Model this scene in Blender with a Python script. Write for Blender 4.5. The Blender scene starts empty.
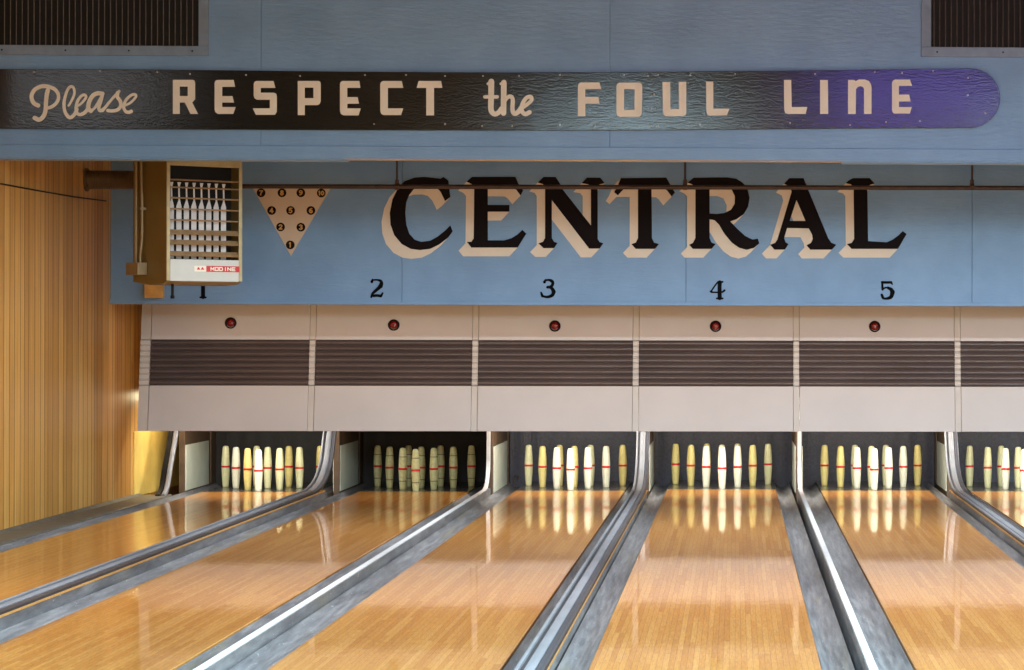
import bpy, bmesh, math, random
from mathutils import Vector, Matrix
from mathutils.geometry import tessellate_polygon
random.seed(7)
SC = bpy.context.scene
COL = SC.collection

# ------------------------------------------------------------------ camera model (fitted to the photograph)
F, YAW, ROLL, CX, CY, CH = 2719.7, 0.0368, 0.0023, 836.0, 332.2, 1.51
W_, H_ = 1024, 670
def ray(px, py):
    u, v = px - CX, py - CY
    c, s = math.cos(ROLL), math.sin(ROLL)
    u, v = c*u + s*v, -s*u + c*v
    r = Vector((math.cos(YAW), -math.sin(YAW), 0)); f = Vector((math.sin(YAW), math.cos(YAW), 0))
    return r*(u/F) + f + Vector((0, 0, -v/F))
def on_y(px, py, Y):
    d = ray(px, py); t = Y/d.y
    return Vector((d.x*t, Y, CH + d.z*t))
def on_z(px, py, Z):
    d = ray(px, py); t = (Z-CH)/d.z
    return Vector((d.x*t, d.y*t, Z))
def on_x(px, py, X):
    d = ray(px, py); t = X/d.x
    return Vector((X, d.y*t, CH + d.z*t))
cam = bpy.data.cameras.new('camera'); co = bpy.data.objects.new('camera', cam); COL.objects.link(co)
co.matrix_world = Matrix.Translation((0, 0, CH)) @ Matrix.Rotation(-YAW, 4, 'Z') @ Matrix.Rotation(math.pi/2, 4, 'X') @ Matrix.Rotation(ROLL, 4, 'Z')
cam.sensor_width = 36; cam.sensor_fit = 'HORIZONTAL'; cam.lens = F/W_*36
cam.shift_x = (W_/2 - CX)/W_; cam.shift_y = -(H_/2 - CY)/W_
cam.clip_start = .1; cam.clip_end = 200
SC.camera = co

# ------------------------------------------------------------------ helpers
class MB:
    def __init__(s): s.bm = bmesh.new(); s.k = 0
    def lay(s): s.k += 1; return s.k*6e-5
    def box(s, x0, x1, y0, y1, z0, z1, M=None):
        vs = [s.bm.verts.new((x, y, z)) for z in (z0, z1) for y in (y0, y1) for x in (x0, x1)]
        for f in ((0,2,3,1),(4,5,7,6),(0,1,5,4),(2,6,7,3),(0,4,6,2),(1,3,7,5)):
            s.bm.faces.new([vs[i] for i in f])
        if M is not None: bmesh.ops.transform(s.bm, matrix=M, verts=vs)
        return vs
    def sweep(s, prof, frames, close=True, caps=True):
        """prof: list of (a,b); frames: list of (origin, A, B)"""
        rings = [[s.bm.verts.new(o + A*a + B*b) for a, b in prof] for o, A, B in frames]
        n = len(prof)
        for r0, r1 in zip(rings, rings[1:]):
            for i in range(n if close else n-1):
                j = (i+1) % n
                s.bm.faces.new((r0[i], r0[j], r1[j], r1[i]))
        if caps and close:
            s.bm.faces.new(rings[0][::-1]); s.bm.faces.new(rings[-1])
    def extr(s, prof, axis, a0, a1):
        """extrude closed 2D profile along X or Y. prof gives (y,z) for X, (x,z) for Y"""
        if axis == 'X': fr = [(Vector((a, 0, 0)), Vector((0, 1, 0)), Vector((0, 0, 1))) for a in (a0, a1)]
        elif axis == 'Y': fr = [(Vector((0, a, 0)), Vector((1, 0, 0)), Vector((0, 0, 1))) for a in (a0, a1)]
        else: fr = [(Vector((0, 0, a)), Vector((1, 0, 0)), Vector((0, 1, 0))) for a in (a0, a1)]
        s.sweep(prof, fr)
    def tube(s, pts, r, n=10):
        pts = [Vector(p) for p in pts]; fr = []
        for i, p in enumerate(pts):
            d = (pts[min(i+1, len(pts)-1)] - pts[max(i-1, 0)]).normalized()
            up = Vector((0, 0, 1)) if abs(d.z) < .9 else Vector((0, 1, 0))
            a = d.cross(up).normalized(); b = a.cross(d)
            fr.append((p, a, b))
        rr = r if isinstance(r, (list, tuple)) else [r]*len(pts)
        prof = [(math.cos(2*math.pi*k/n), math.sin(2*math.pi*k/n)) for k in range(n)]
        s.sweep(prof, [(o, A*q, B*q) for (o, A, B), q in zip(fr, rr)])
    def lathe(s, prof, n=28, M=None):
        rings = []; allv = []
        for r, z in prof:
            if r < 1e-6: ring = [s.bm.verts.new((0, 0, z))]
            else: ring = [s.bm.verts.new((r*math.cos(2*math.pi*k/n), r*math.sin(2*math.pi*k/n), z)) for k in range(n)]
            rings.append(ring); allv += ring
        for a, b in zip(rings, rings[1:]):
            for k in range(n):
                j = (k+1) % n
                if len(a) == 1 and len(b) == 1: continue
                if len(a) == 1: s.bm.faces.new((a[0], b[j], b[k]))
                elif len(b) == 1: s.bm.faces.new((a[k], a[j], b[0]))
                else: s.bm.faces.new((a[k], a[j], b[j], b[k]))
        if M is not None: bmesh.ops.transform(s.bm, matrix=M, verts=allv)
    def plate(s, loops, P, N, t0, t1):
        """flat shape: loops of 2D points mapped by P(p)->3D, thickened along N from t0 to t1"""
        fl = [p for lp in loops for p in lp]
        tri = tessellate_polygon([[Vector((p[0], p[1], 0)) for p in lp] for lp in loops])
        v0 = [s.bm.verts.new(P(p) + N*t0) for p in fl]; v1 = [s.bm.verts.new(P(p) + N*t1) for p in fl]
        for t in tri:
            try:
                s.bm.faces.new([v1[i] for i in t]); s.bm.faces.new([v0[i] for i in reversed(t)])
            except ValueError: pass
        k = 0
        for lp in loops:
            n = len(lp)
            for i in range(n):
                a, b = k+i, k+(i+1) % n
                s.bm.faces.new((v0[a], v0[b], v1[b], v1[a]))
            k += n
    def stroke(s, pts, w, P, N, t0, t1):
        """painted stroke of varying width through 2D points"""
        pts = smooth2(pts); n = len(pts)
        ws = w if callable(w) else (lambda t: w)
        L, R = [], []
        for i in range(n):
            a, b = pts[max(i-1, 0)], pts[min(i+1, n-1)]
            dx, dy = b[0]-a[0], b[1]-a[1]; l = math.hypot(dx, dy) or 1
            h = ws(i/(n-1))/2; nx, ny = -dy/l*h, dx/l*h
            L.append((pts[i][0]+nx, pts[i][1]+ny)); R.append((pts[i][0]-nx, pts[i][1]-ny))
        for i in range(n-1):
            q = [L[i], L[i+1], R[i+1], R[i]]
            e = s.lay(); s.bm.faces.new([s.bm.verts.new(P(p)+N*(t1+e)) for p in q])
        for e, h in ((pts[0], ws(0)/2), (pts[-1], ws(1)/2)):
            z = s.lay(); s.bm.faces.new([s.bm.verts.new(P((e[0]+h*math.cos(k*math.pi/5), e[1]+h*math.sin(k*math.pi/5)))+N*(t1+z)) for k in range(10)])
    def build(s, name, mat, parent=None, smooth=False, bevel=0, shift=None):
        bm = s.bm
        if shift is not None:
            bmesh.ops.translate(bm, verts=bm.verts, vec=-Vector(shift))
        bmesh.ops.recalc_face_normals(bm, faces=bm.faces)
        if s.k:
            for f in bm.faces:
                if len(f.edges[0].link_faces) == 1 and f.normal.y > 0: f.normal_flip()
        me = bpy.data.meshes.new(name); bm.to_mesh(me); bm.free()
        me.materials.append(mat)
        if smooth:
            for p in me.polygons: p.use_smooth = True
        o = bpy.data.objects.new(name, me); COL.objects.link(o)
        if parent is not None: o.parent = parent
        elif shift is not None: o.location = shift
        if smooth:
            m = o.modifiers.new('es', 'EDGE_SPLIT'); m.split_angle = math.radians(40)
        if bevel:
            m = o.modifiers.new('bv', 'BEVEL'); m.width = bevel; m.segments = 2; m.limit_method = 'ANGLE'
        return o
def smooth2(pts, k=6):
    if len(pts) < 3: return pts
    out = []
    for i in range(len(pts)-1):
        p0, p1, p2, p3 = pts[max(i-1, 0)], pts[i], pts[i+1], pts[min(i+2, len(pts)-1)]
        for j in range(k):
            t = j/k
            out.append(tuple(.5*(2*p1[c]+(p2[c]-p0[c])*t+(2*p0[c]-5*p1[c]+4*p2[c]-p3[c])*t*t+(3*p1[c]-p0[c]-3*p2[c]+p3[c])*t**3) for c in (0, 1)))
    out.append(tuple(pts[-1])); return out
def tag(o, label, cat, group=None, kind=None):
    o['label'] = label; o['category'] = cat
    if group: o['group'] = group
    if kind: o['kind'] = kind
    return o
def empty(name, loc, label, cat, group=None, rz=0):
    o = bpy.data.objects.new(name, None); o.empty_display_size = .1
    o.location = loc; o.rotation_euler = (0, 0, rz); COL.objects.link(o)
    return tag(o, label, cat, group)
def struct(o): o['kind'] = 'structure'; return o

# ------------------------------------------------------------------ materials
def lin(c): return tuple(((x/255)/12.92 if x/255 <= .04045 else ((x/255+.055)/1.055)**2.4) for x in c) + (1,)
class NT:
    def __init__(s, name):
        s.m = bpy.data.materials.new(name); s.m.use_nodes = True; s.t = s.m.node_tree
        s.b = s.t.nodes['Principled BSDF']; s.pos = s.t.nodes.new('ShaderNodeNewGeometry').outputs['Position']
    def n(s, typ, **kw):
        x = s.t.nodes.new(typ)
        for k, v in kw.items(): setattr(x, k, v)
        return x
    def l(s, a, b): s.t.links.new(a, b)
    def math(s, op, a, b=None):
        x = s.n('ShaderNodeMath', operation=op)
        for i, v in enumerate((a, b)):
            if v is None: continue
            if isinstance(v, (int, float)): x.inputs[i].default_value = v
            else: s.l(v, x.inputs[i])
        return x.outputs[0]
    def noise(s, scale, vec=None, st=(1, 1, 1), detail=3, rough=.55):
        mp = s.n('ShaderNodeMapping'); mp.inputs['Scale'].default_value = st
        s.l(vec or s.pos, mp.inputs[0]); x = s.n('ShaderNodeTexNoise'); x.inputs['Scale'].default_value = scale
        x.inputs['Detail'].default_value = detail; x.inputs['Roughness'].default_value = rough
        s.l(mp.outputs[0], x.inputs[0]); return x.outputs[0]
    def ramp(s, fac, *stops):
        r = s.n('ShaderNodeValToRGB'); e = r.color_ramp.elements
        while len(e) < len(stops): e.new(.5)
        for q, (p, c) in zip(e, stops): q.position = p; q.color = c
        s.l(fac, r.inputs[0]); return r.outputs[0]
    def mix(s, fac, a, b, mode='MIX'):
        x = s.n('ShaderNodeMix', data_type='RGBA', blend_type=mode)
        for i, v in ((0, fac), (6, a), (7, b)):
            if isinstance(v, (int, float, tuple)): x.inputs[i].default_value = v
            else: s.l(v, x.inputs[i])
        return x.outputs[2]
    def col(s, c):
        if isinstance(c, tuple): s.b.inputs['Base Color'].default_value = c
        else: s.l(c, s.b.inputs['Base Color'])
    def bump(s, h, strength, dist=.01):
        b = s.n('ShaderNodeBump'); b.inputs['Strength'].default_value = strength; b.inputs['Distance'].default_value = dist
        s.l(h, b.inputs['Height']); s.l(b.outputs[0], s.b.inputs['Normal']); return b.outputs[0]
    def set(s, **kw):
        for k, v in kw.items():
            k = k.replace('_', ' ').title() if k != 'ior' else 'IOR'
            if k == 'Ior': k = 'IOR'
            s.b.inputs[k].default_value = v
        return s
GB = {}
def plain(name, c, rough=.5, metal=0, var=.12, scale=12, bump=0, bscale=60, st=(1, 1, 1), spec=None):
    t = NT(name); a = lin(c)
    d = tuple(x*(1-var) for x in a[:3]) + (1,); u = tuple(min(1, x*(1+var)) for x in a[:3]) + (1,)
    t.col(t.ramp(t.noise(scale, st=st), (.3, d), (.7, u)))
    t.set(roughness=rough, metallic=metal)
    if bump: t.bump(t.noise(bscale, st=st, detail=4), bump, .004)
    if spec is not None: t.b.inputs['Specular IOR Level'].default_value = spec
    return t.m
def lane_wood():
    t = NT('lane_maple'); sp = t.n('ShaderNodeSeparateXYZ'); t.l(t.pos, sp.inputs[0])
    x = t.math('DIVIDE', sp.outputs[0], .0272); ix = t.math('FLOOR', x)
    wn = t.n('ShaderNodeTexWhiteNoise', noise_dimensions='1D'); t.l(ix, wn.inputs['W'])
    yy = t.math('ADD', t.math('DIVIDE', sp.outputs[1], 1.15), t.math('MULTIPLY', wn.outputs[0], 7.3)); iy = t.math('FLOOR', yy)
    cv = t.n('ShaderNodeCombineXYZ'); t.l(ix, cv.inputs[0]); t.l(iy, cv.inputs[1])
    w2 = t.n('ShaderNodeTexWhiteNoise', noise_dimensions='3D'); t.l(cv.outputs[0], w2.inputs['Vector'])
    base = t.ramp(w2.outputs[0], (0, lin(COLS['lane0'])), (.5, lin(COLS['lane1'])), (1, lin(COLS['lane2'])))
    g = t.noise(30, st=(6, .35, 1), detail=5)
    base = t.mix(.75, base, t.ramp(g, (.3, (.62, .56, .5, 1)), (.7, (1.12, 1.1, 1.08, 1))), 'MULTIPLY')
    fx = t.math('FRACT', x); e = t.math('LESS_THAN', t.math('ABSOLUTE', t.math('SUBTRACT', fx, .5)), .46)
    fy = t.math('FRACT', yy); e2 = t.math('LESS_THAN', t.math('ABSOLUTE', t.math('SUBTRACT', fy, .5)), .4975)
    e = t.math('MULTIPLY', e, e2)
    t.col(t.mix(e, t.mix(1, base, (.66, .56, .44, 1), 'MULTIPLY'), base))
    t.set(roughness=.38)
    t.b.inputs['Coat Weight'].default_value = .75; t.b.inputs['Coat Roughness'].default_value = .035; t.b.inputs['Coat IOR'].default_value = 1.5
    h = t.math('ADD', t.math('MULTIPLY', t.noise(3.2, st=(1.5, 3, 1), detail=2), 1.0), t.math('MULTIPLY', w2.outputs[0], .012))
    b = t.bump(h, .22, .0016); t.l(b, t.b.inputs['Coat Normal'])
    return t.m
def gutter_mat():
    t = NT('gutter_grey')
    n1 = t.noise(5, st=(9, .35, 3), detail=6, rough=.65); n2 = t.noise(60, st=(1, .22, 1), detail=5, rough=.7); n3 = t.noise(2.2, st=(5, .25, 1), detail=4)
    c = t.ramp(n1, (.28, lin((84, 82, 84))), (.5, lin((116, 114, 117))), (.72, lin((150, 147, 148))))
    c = t.mix(t.ramp(n3, (.56, (0, 0, 0, 1)), (.72, (.55, .55, .55, 1))), c, lin((134, 122, 96)))
    c = t.mix(t.ramp(n2, (.62, (0, 0, 0, 1)), (.68, (.8, .8, .8, 1))), c, lin((186, 184, 186)))
    t.col(c); t.set(roughness=.42); t.bump(n2, .45, .003); return t.m
def blue_paint():
    t = NT('blue_paint')
    n = t.noise(2.5, detail=4); t.col(t.ramp(n, (.3, lin((108, 144, 182))), (.7, lin((120, 156, 194)))))
    t.set(roughness=.38); t.bump(t.noise(9, st=(1, 1, 5), detail=6, rough=.7), .5, .008); return t.m
def wall_wood():
    t = NT('wood_panelling'); sp = t.n('ShaderNodeSeparateXYZ'); t.l(t.pos, sp.inputs[0])
    vo = t.n('ShaderNodeTexVoronoi', voronoi_dimensions='1D', feature='DISTANCE_TO_EDGE'); vo.inputs['Scale'].default_value = 6.5
    t.l(sp.outputs[1], vo.inputs['W'])
    vc = t.n('ShaderNodeTexVoronoi', voronoi_dimensions='1D', feature='F1'); vc.inputs['Scale'].default_value = 6.5
    t.l(sp.outputs[1], vc.inputs['W'])
    sc = t.n('ShaderNodeSeparateColor'); t.l(vc.outputs['Color'], sc.inputs[0])
    base = t.ramp(sc.outputs[0], (0, lin((190, 134, 60))), (.5, lin((210, 154, 76))), (1, lin((226, 174, 96))))
    g = t.noise(10, st=(1, 3, .12), detail=5)
    base = t.mix(.8, base, t.ramp(g, (.3, (.72, .66, .58, 1)), (.7, (1.1, 1.1, 1.1, 1))), 'MULTIPLY')
    e = t.math('LESS_THAN', vo.outputs['Distance'], .06)
    t.col(t.mix(e, base, t.mix(1, base, (.45, .36, .28, 1), 'MULTIPLY')))
    t.set(roughness=.42); t.bump(t.math('MULTIPLY', t.math('SUBTRACT', 1, e), 1), .5, .006); return t.m
def sign_paint():
    t = NT('glossy_black_paint'); t.col(t.ramp(t.noise(6), (.3, lin((15, 11, 9))), (.7, lin((22, 17, 14)))))
    t.set(roughness=.13); t.b.inputs['Specular IOR Level'].default_value = .6; t.b.inputs['Coat Roughness'].default_value = .12
    h = t.math('ADD', t.noise(26, st=(.7, 1, 2.2), detail=4), t.math('MULTIPLY', t.noise(75, detail=3), .9))
    b = t.bump(h, .12, .008); return t.m
def emit_dim(name, c):
    return plain(name, c, .25)

COLS = dict(lane0=(208, 136, 58), lane1=(219, 150, 69), lane2=(229, 164, 84))
M = dict(
    lane=lane_wood(), gutter=gutter_mat(), blue=blue_paint(), wall=wall_wood(), sign=sign_paint(),
    deck=plain('pin_deck_grey', (70, 66, 64), .22, 0, .25, 20),
    cream=plain('cream_enamel', (190, 184, 183), .42, 0, .04, 2, .08, 20),
    louver=plain('brown_louver', (78, 68, 68), .3, 0, .15, 8, .1, 40, (.2, 1, 1)),
    pil=plain('pilaster_cream', (190, 184, 179), .45, 0, .05, 6),
    red=plain('dark_red_lens', (120, 22, 20), .2), blackm=plain('black_metal', (20, 17, 17), .5, spec=.15),
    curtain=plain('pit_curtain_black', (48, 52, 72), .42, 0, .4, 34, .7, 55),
    curtain_dark=plain('pit_curtain_dark', (19, 17, 16), .6, 0, .5, 14, .5, 30),  # darker curtain; the dark of the unlit second pit is put into it
    kick=plain('kickback_wood', (82, 62, 44), .55, 0, .3, 10, .2, 30),
    plate=plain('white_plate', (205, 208, 192), .35, 0, .05, 8),
    steel=plain('track_steel', (128, 127, 132), .58, .1, .12, 14, .15, 50, (1, .2, 1)),
    steeld=plain('track_dark_steel', (84, 82, 88), .35, .3, .15, 14, .1, 50),
    darkgroove=plain('track_groove', (52, 50, 54), .5),
    whitep=plain('white_cap_paint', (206, 202, 202), .7, 0, .06, 10, spec=.2),
    trackwood=plain('orange_wood_edge', (205, 150, 84), .5, 0, .15, 30),
    woodtrim=plain('bare_lumber', (186, 152, 112), .6, 0, .2, 14, .2, 40, (.3, 1, 1)),
    yellow=plain('yellow_board', (232, 196, 104), .5, 0, .12, 5, .4, 9),
    curb=plain('curb_grey', (96, 92, 84), .5, 0, .3, 9, .2, 30),
    letter=plain('cream_lettering', (224, 212, 194), .5, 0, .04, 5),
    ink=plain('black_lettering', (24, 17, 18), .7, 0, .1, 5, spec=.08), shadow=plain('cream_shadow_lettering', (226, 208, 188), .5, 0, .04, 5),
    ink2=plain('black_numeral', (12, 12, 15), .7, spec=.06), orange=plain('orange_numeral', (206, 150, 70), .5), tri=plain('triangle_cream', (206, 182, 156), .5, 0, .05, 4),
    vent=plain('vent_frame_blue', (116, 134, 156), .45), slat=plain('vent_slat_grey', (84, 74, 70), .45, 0, .3, 18), voidm=plain('dark_void', (8, 6, 6), .8),
    pipe=plain('rusty_pipe', (70, 48, 38), .45, 0, .3, 20), heater=plain('heater_olive', (124, 104, 58), .42, 0, .08, 5),
    heaterf=plain('heater_front_grey', (196, 194, 186), .4, 0, .04, 8), hframe=plain('heater_frame_cream', (178, 160, 118), .45),
    fin=plain('heater_fin_white', (226, 222, 222), .35), hbar=plain('heater_bar_brown', (150, 118, 82), .45, 0, .2, 20),
    redlab=plain('red_label', (196, 46, 48), .4, 0, .03), whitelab=plain('label_white', (236, 222, 204), .4, 0, .02),
    flue=plain('flue_metal', (92, 72, 46), .45, .2, .2, 9), conduit=plain('conduit_metal', (150, 130, 96), .4, .3), block=plain('wood_block', (204, 152, 78), .6, 0, .15, 14),
    floor=plain('floor_dark', (96, 80, 64), .5), ceil=plain('ceiling_paint', (150, 146, 140), .7), wallr=plain('room_wall_paint', (130, 120, 108), .7), nail=plain('nail_steel', (180, 176, 172), .35, .3),
    band=plain('red_band', (214, 34, 34), .4, 0, .06),
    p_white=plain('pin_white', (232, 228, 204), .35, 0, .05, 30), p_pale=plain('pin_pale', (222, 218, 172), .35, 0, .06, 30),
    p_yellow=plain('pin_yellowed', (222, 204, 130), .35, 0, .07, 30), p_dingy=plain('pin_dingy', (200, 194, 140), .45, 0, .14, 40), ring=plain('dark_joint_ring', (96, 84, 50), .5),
)

# ------------------------------------------------------------------ layout numbers (metres)
LX = [-4.511, -3.038, -1.566, -.133, 1.327, 2.762]           # lane centres
LZ = [-.010, -.006, .002, .015, .004, -.004]                  # old lanes, not quite level
LW = 1.034; Y_FOUL = 7.6; Y_END = 25.86; Y_PIN = 25.93; Y_BACK = 27.55
XW = on_z(40, 518, 0.05).x                                    # wood wall plane
XW = -5.53
ZCEIL = 4.45
ZS = -.14                                                     # slab under the lanes
XR = 9.0
WHERE = ['lane beside the wood wall', 'dim lane under the number 2', 'lane under the number 3', 'lane under the number 4',
         'lane under the number 5', 'lane cut off at the right edge']

# ------------------------------------------------------------------ room shell
m = MB(); m.box(-9.2, XR+.2, -2.2, 28.2, ZS-.1, ZS); struct(m.build('floor', M['floor']))
m = MB(); m.box(-9.2, XR+.2, -2.2, 28.2, ZCEIL, ZCEIL+.1); struct(m.build('ceiling', M['ceil']))
m = MB(); m.box(XW-.15, XW, 19.45, 28.0, ZS, ZCEIL); struct(m.build('wall_left', M['wall']))
m = MB(); m.box(-9.0, XW-.151, 19.45, 19.6, ZS, ZCEIL); m.box(-9.15, -9.0, -2.2, 19.6, ZS, ZCEIL); struct(m.build('wall_side', M['wallr']))
m = MB(); m.box(XW+.0005, XW+.012, 25.2, 27.3, -.02, .58); struct(m.build('trim_1', M['yellow']))
m = MB(); m.box(XR, XR+.15, -2.2, 28.2, ZS, ZCEIL); struct(m.build('wall_right', M['wallr']))
m = MB(); m.box(XW-.15, XR+.15, 28.0, 28.2, ZS, ZCEIL); struct(m.build('wall_back', M['wallr']))
m = MB(); m.box(-9.15, XR+.15, -2.2, -2.0, ZS, ZCEIL); struct(m.build('wall_front', M['wallr']))

# upper bulkhead (front soffit wall) -----------------------------------------------------
YB = 20.3
zb = on_y(500, 161, YB).z
seams = [on_y(261, 100, YB).x, on_y(610, 100, YB).x]
xs = [XW+.002] + seams + [XR-.002]
m = MB()
for a, b in zip(xs, xs[1:]): m.box(a+.0006, b-.0006, YB, YB+.24, zb+.10, ZCEIL-.002)
m.box(XW+.002, XR-.002, YB+.02, YB+.24, zb+.03, ZCEIL-.002)
m.box(XW+.002, XR-.002, YB-.012, YB+.24, zb+.012, zb+.105)
struct(m.build('wall_bulkhead', M['blue'], bevel=.003))
m = MB(); x0, x1 = on_y(345, 161, YB).x, on_y(842, 161, YB).x
m.box(x0, x1, YB-.002, YB+.05, zb+.003, zb+.0115); struct(m.build('trim_2', M['woodtrim']))
m = MB(); m.box(XW+.002, x0-.002, YB, YB+.24, zb+.001, zb+.0115); m.box(x1+.002, XR-.002, YB, YB+.24, zb+.001, zb+.0115); struct(m.build('trim_3', M['blue']))

# blue fascia with the lettering -------------------------------------------------------------
YF = on_x(110, 300, XW).y
zf = on_y(500, 305, YF).z
sx = [XW+.001] + [on_y(x, 250, YF).x for x in (402, 686, 972)] + [XR-.002]
m = MB()
for a, b in zip(sx, sx[1:]): m.box(a+.0025, b-.0025, YF, YF+.04, zf+.03, ZCEIL-.002)
m.box(XW+.001, XR-.002, YF+.012, YF+.05, zf+.01, ZCEIL-.002)
m.box(XW+.001, XR-.002, YF-.008, YF+.05, zf, zf+.032)
struct(m.build('wall_fascia', M['blue'], bevel=.002))

# ------------------------------------------------------------------ vents high in the bulkhead
def vent(x0, x1, ybot, label):
    a = on_y(x0, ybot, YB); xr = on_y(x1, ybot, YB).x; zt = 4.38
    root = empty('wall_vent', (a.x, YB, a.z), label, 'vent', 'wall vents in the upper wall')
    S = root.location.copy(); fw = .075
    m = MB()
    m.box(a.x, xr, YB-.018, YB+.0, a.z, a.z+fw); m.box(a.x, xr, YB-.018, YB, zt-fw, zt)
    m.box(a.x, a.x+fw, YB-.018, YB, a.z+fw, zt-fw); m.box(xr-fw, xr, YB-.018, YB, a.z+fw, zt-fw)
    m.build('frame', M['vent'], root, bevel=.004, shift=S)
    m = MB(); m.box(a.x+fw, xr-fw, YB-.003, YB-.0005, a.z+fw, zt-fw); m.build('backing', M['voidm'], root, shift=S)
    m = MB(); n = int((xr-a.x-2*fw)/.043)
    for k in range(n):
        x = a.x+fw+.02+k*(xr-a.x-2*fw-.02)/n
        m.box(-.0028, .0028, -.006, .006, a.z+fw, zt-fw, Matrix.Translation((x, YB-.011, 0)) @ Matrix.Rotation(.35, 4, 'Z'))
    m.build('grille', M['slat'], root, shift=S)
    for k in range(4):
        m = MB(); x = a.x + .12 + k*(xr-a.x-.24)/3
        m.lathe([(0, 0), (.007, 0), (.005, .005), (0, .006)], 8, Matrix.Translation((x, YB-.018, a.z+fw/2)) @ Matrix.Rotation(math.pi/2, 4, 'X'))
        m.build('screw', M['blackm'], root, shift=S)
vent(-14, 209, 55, 'blue framed wall vent with dark upright slats at upper left above the word Please')
vent(921, 1150, 57, 'blue framed wall vent with dark upright slats at upper right past the word LINE')

# ------------------------------------------------------------------ foul line sign
sgn = empty('hanging_sign', on_y(500, 130, YB-.05), 'long black glossy sign reading Please RESPECT the FOUL LINE with a rounded right end', 'sign')
S = sgn.location.copy()
YSN = YB-.05
def P_sign(p): return on_y(p[0], p[1], YSN)
NS = Vector((0, -1, 0))
out = [(-30, 69), (160, 69.5), (330, 71.5), (500, 72.5), (640, 72), (800, 70.5), (960, 68.5)]
cxr, cyr, rr = 970.5, 98, 29.6
out += [(cxr + rr*math.sin(a)*1.0, cyr - rr*math.cos(a)) for a in [math.pi*k/16 for k in range(17)]]
out += [(800, 128.7), (640, 130), (500, 130.3), (330, 130), (160, 129.3), (-30, 128.5)]
m = MB(); m.plate([out], P_sign, NS, -.048, 0); m.build('board', M['sign'], sgn, shift=S, bevel=.004)
def T(x0, y0, s, pts): return [(x0+a/s, y0+b/s) for a, b in pts]
def cham(pts): return pts
s1 = 6.827
words = {
 'RESPECT': [
  (160, s1, [[(88,67),(225,67),(236,73),(240,88),(240,200),(220,222),(260,300),(208,300),(170,222),(135,222),(135,300),(88,300)], [(135,113),(190,113),(190,178),(135,178)]]),
  (160, s1, [[(390,68),(503,68),(513,115),(425,115),(425,178),(495,178),(505,222),(425,222),(425,253),(517,253),(500,300),(395,300),(378,287),(373,270),(373,90),(378,75)]]),
  (160, s1, [[(658,75),(775,75),(788,122),(688,122),(688,155),(778,155),(793,162),(798,178),(798,285),(785,306),(655,306),(633,262),(750,262),(750,203),(662,203),(645,192),(640,175),(640,95),(645,82)]]),
  (300, s1, [[(-15,75),(128,75),(139,82),(142,95),(142,210),(136,230),(120,240),(33,240),(33,308),(-15,308)], [(33,120),(92,120),(92,192),(33,192)]]),
  (300, s1, [[(290,75),(405,75),(413,122),(323,122),(323,185),(393,185),(403,230),(323,230),(323,262),(415,262),(400,310),(297,310),(280,300),(273,280),(273,95),(278,82)]]),
  (300, s1, [[(567,75),(695,75),(705,122),(600,122),(600,262),(705,262),(690,308),(572,308),(555,300),(548,282),(548,95),(555,82)]]),
  (300, s1, [[(810,75),(963,75),(972,122),(915,122),(915,310),(862,310),(862,122),(797,122)]])],
 'FOUL': [
  (570, 6.024, [[(64,75),(178,75),(188,115),(92,115),(92,162),(172,162),(177,203),(92,203),(92,278),(48,278),(48,97),(53,82)]]),
  (570, 6.024, [[(297,76),(418,76),(431,83),(435,97),(432,262),(427,275),(416,282),(300,282),(286,276),(280,262),(280,95),(285,82)], [(325,115),(390,115),(388,240),(325,240)]]),
  (570, 6.024, [[(557,72),(603,72),(605,235),(657,235),(655,72),(700,72),(700,258),(695,272),(683,278),(578,278),(566,270),(560,255)]]),
  (570, 6.024, [[(820,70),(863,70),(863,233),(960,233),(945,273),(840,275),(827,268),(822,255)]])],
 'LINE': [
  (770, s1, [[(95,68),(145,68),(148,253),(255,253),(243,300),(122,300),(104,293),(97,275)]]),
  (770, s1, [[(342,68),(395,68),(397,300),(342,300)]]),
  (770, s1, [[(533,68),(575,68),(585,76),(605,65),(650,65),(675,76),(690,98),(693,120),(693,300),(642,300),(642,130),(635,116),(620,110),(600,115),(587,130),(585,300),(533,300)]]),
  (770, s1, [[(852,65),(955,65),(970,108),(880,108),(880,168),(950,168),(960,215),(880,215),(880,253),(968,253),(955,297),(847,297),(838,290),(833,275),(833,85),(840,72)]])],
}
for w, gl in words.items():
    for x0, s, loops in gl:
        m = MB(); m.plate([T(x0, 70, s, lp) for lp in loops], P_sign, NS, -.002, .002)
        m.build('letter', M['letter'], sgn, shift=S)
def script(x0, s, strokes, name):
    k = 0
    for n in name:
        m = MB()
        for w, pts in strokes[k:k+n]:
            ww = (lambda t, w=w: w[0]/s + (w[1]-w[0])/s*t) if isinstance(w, tuple) else w/s
            m.stroke(T(x0, 70, s, pts), ww, P_sign, NS, 0, .002)
        m.build('letter', M['letter'], sgn, shift=S); k += n
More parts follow.
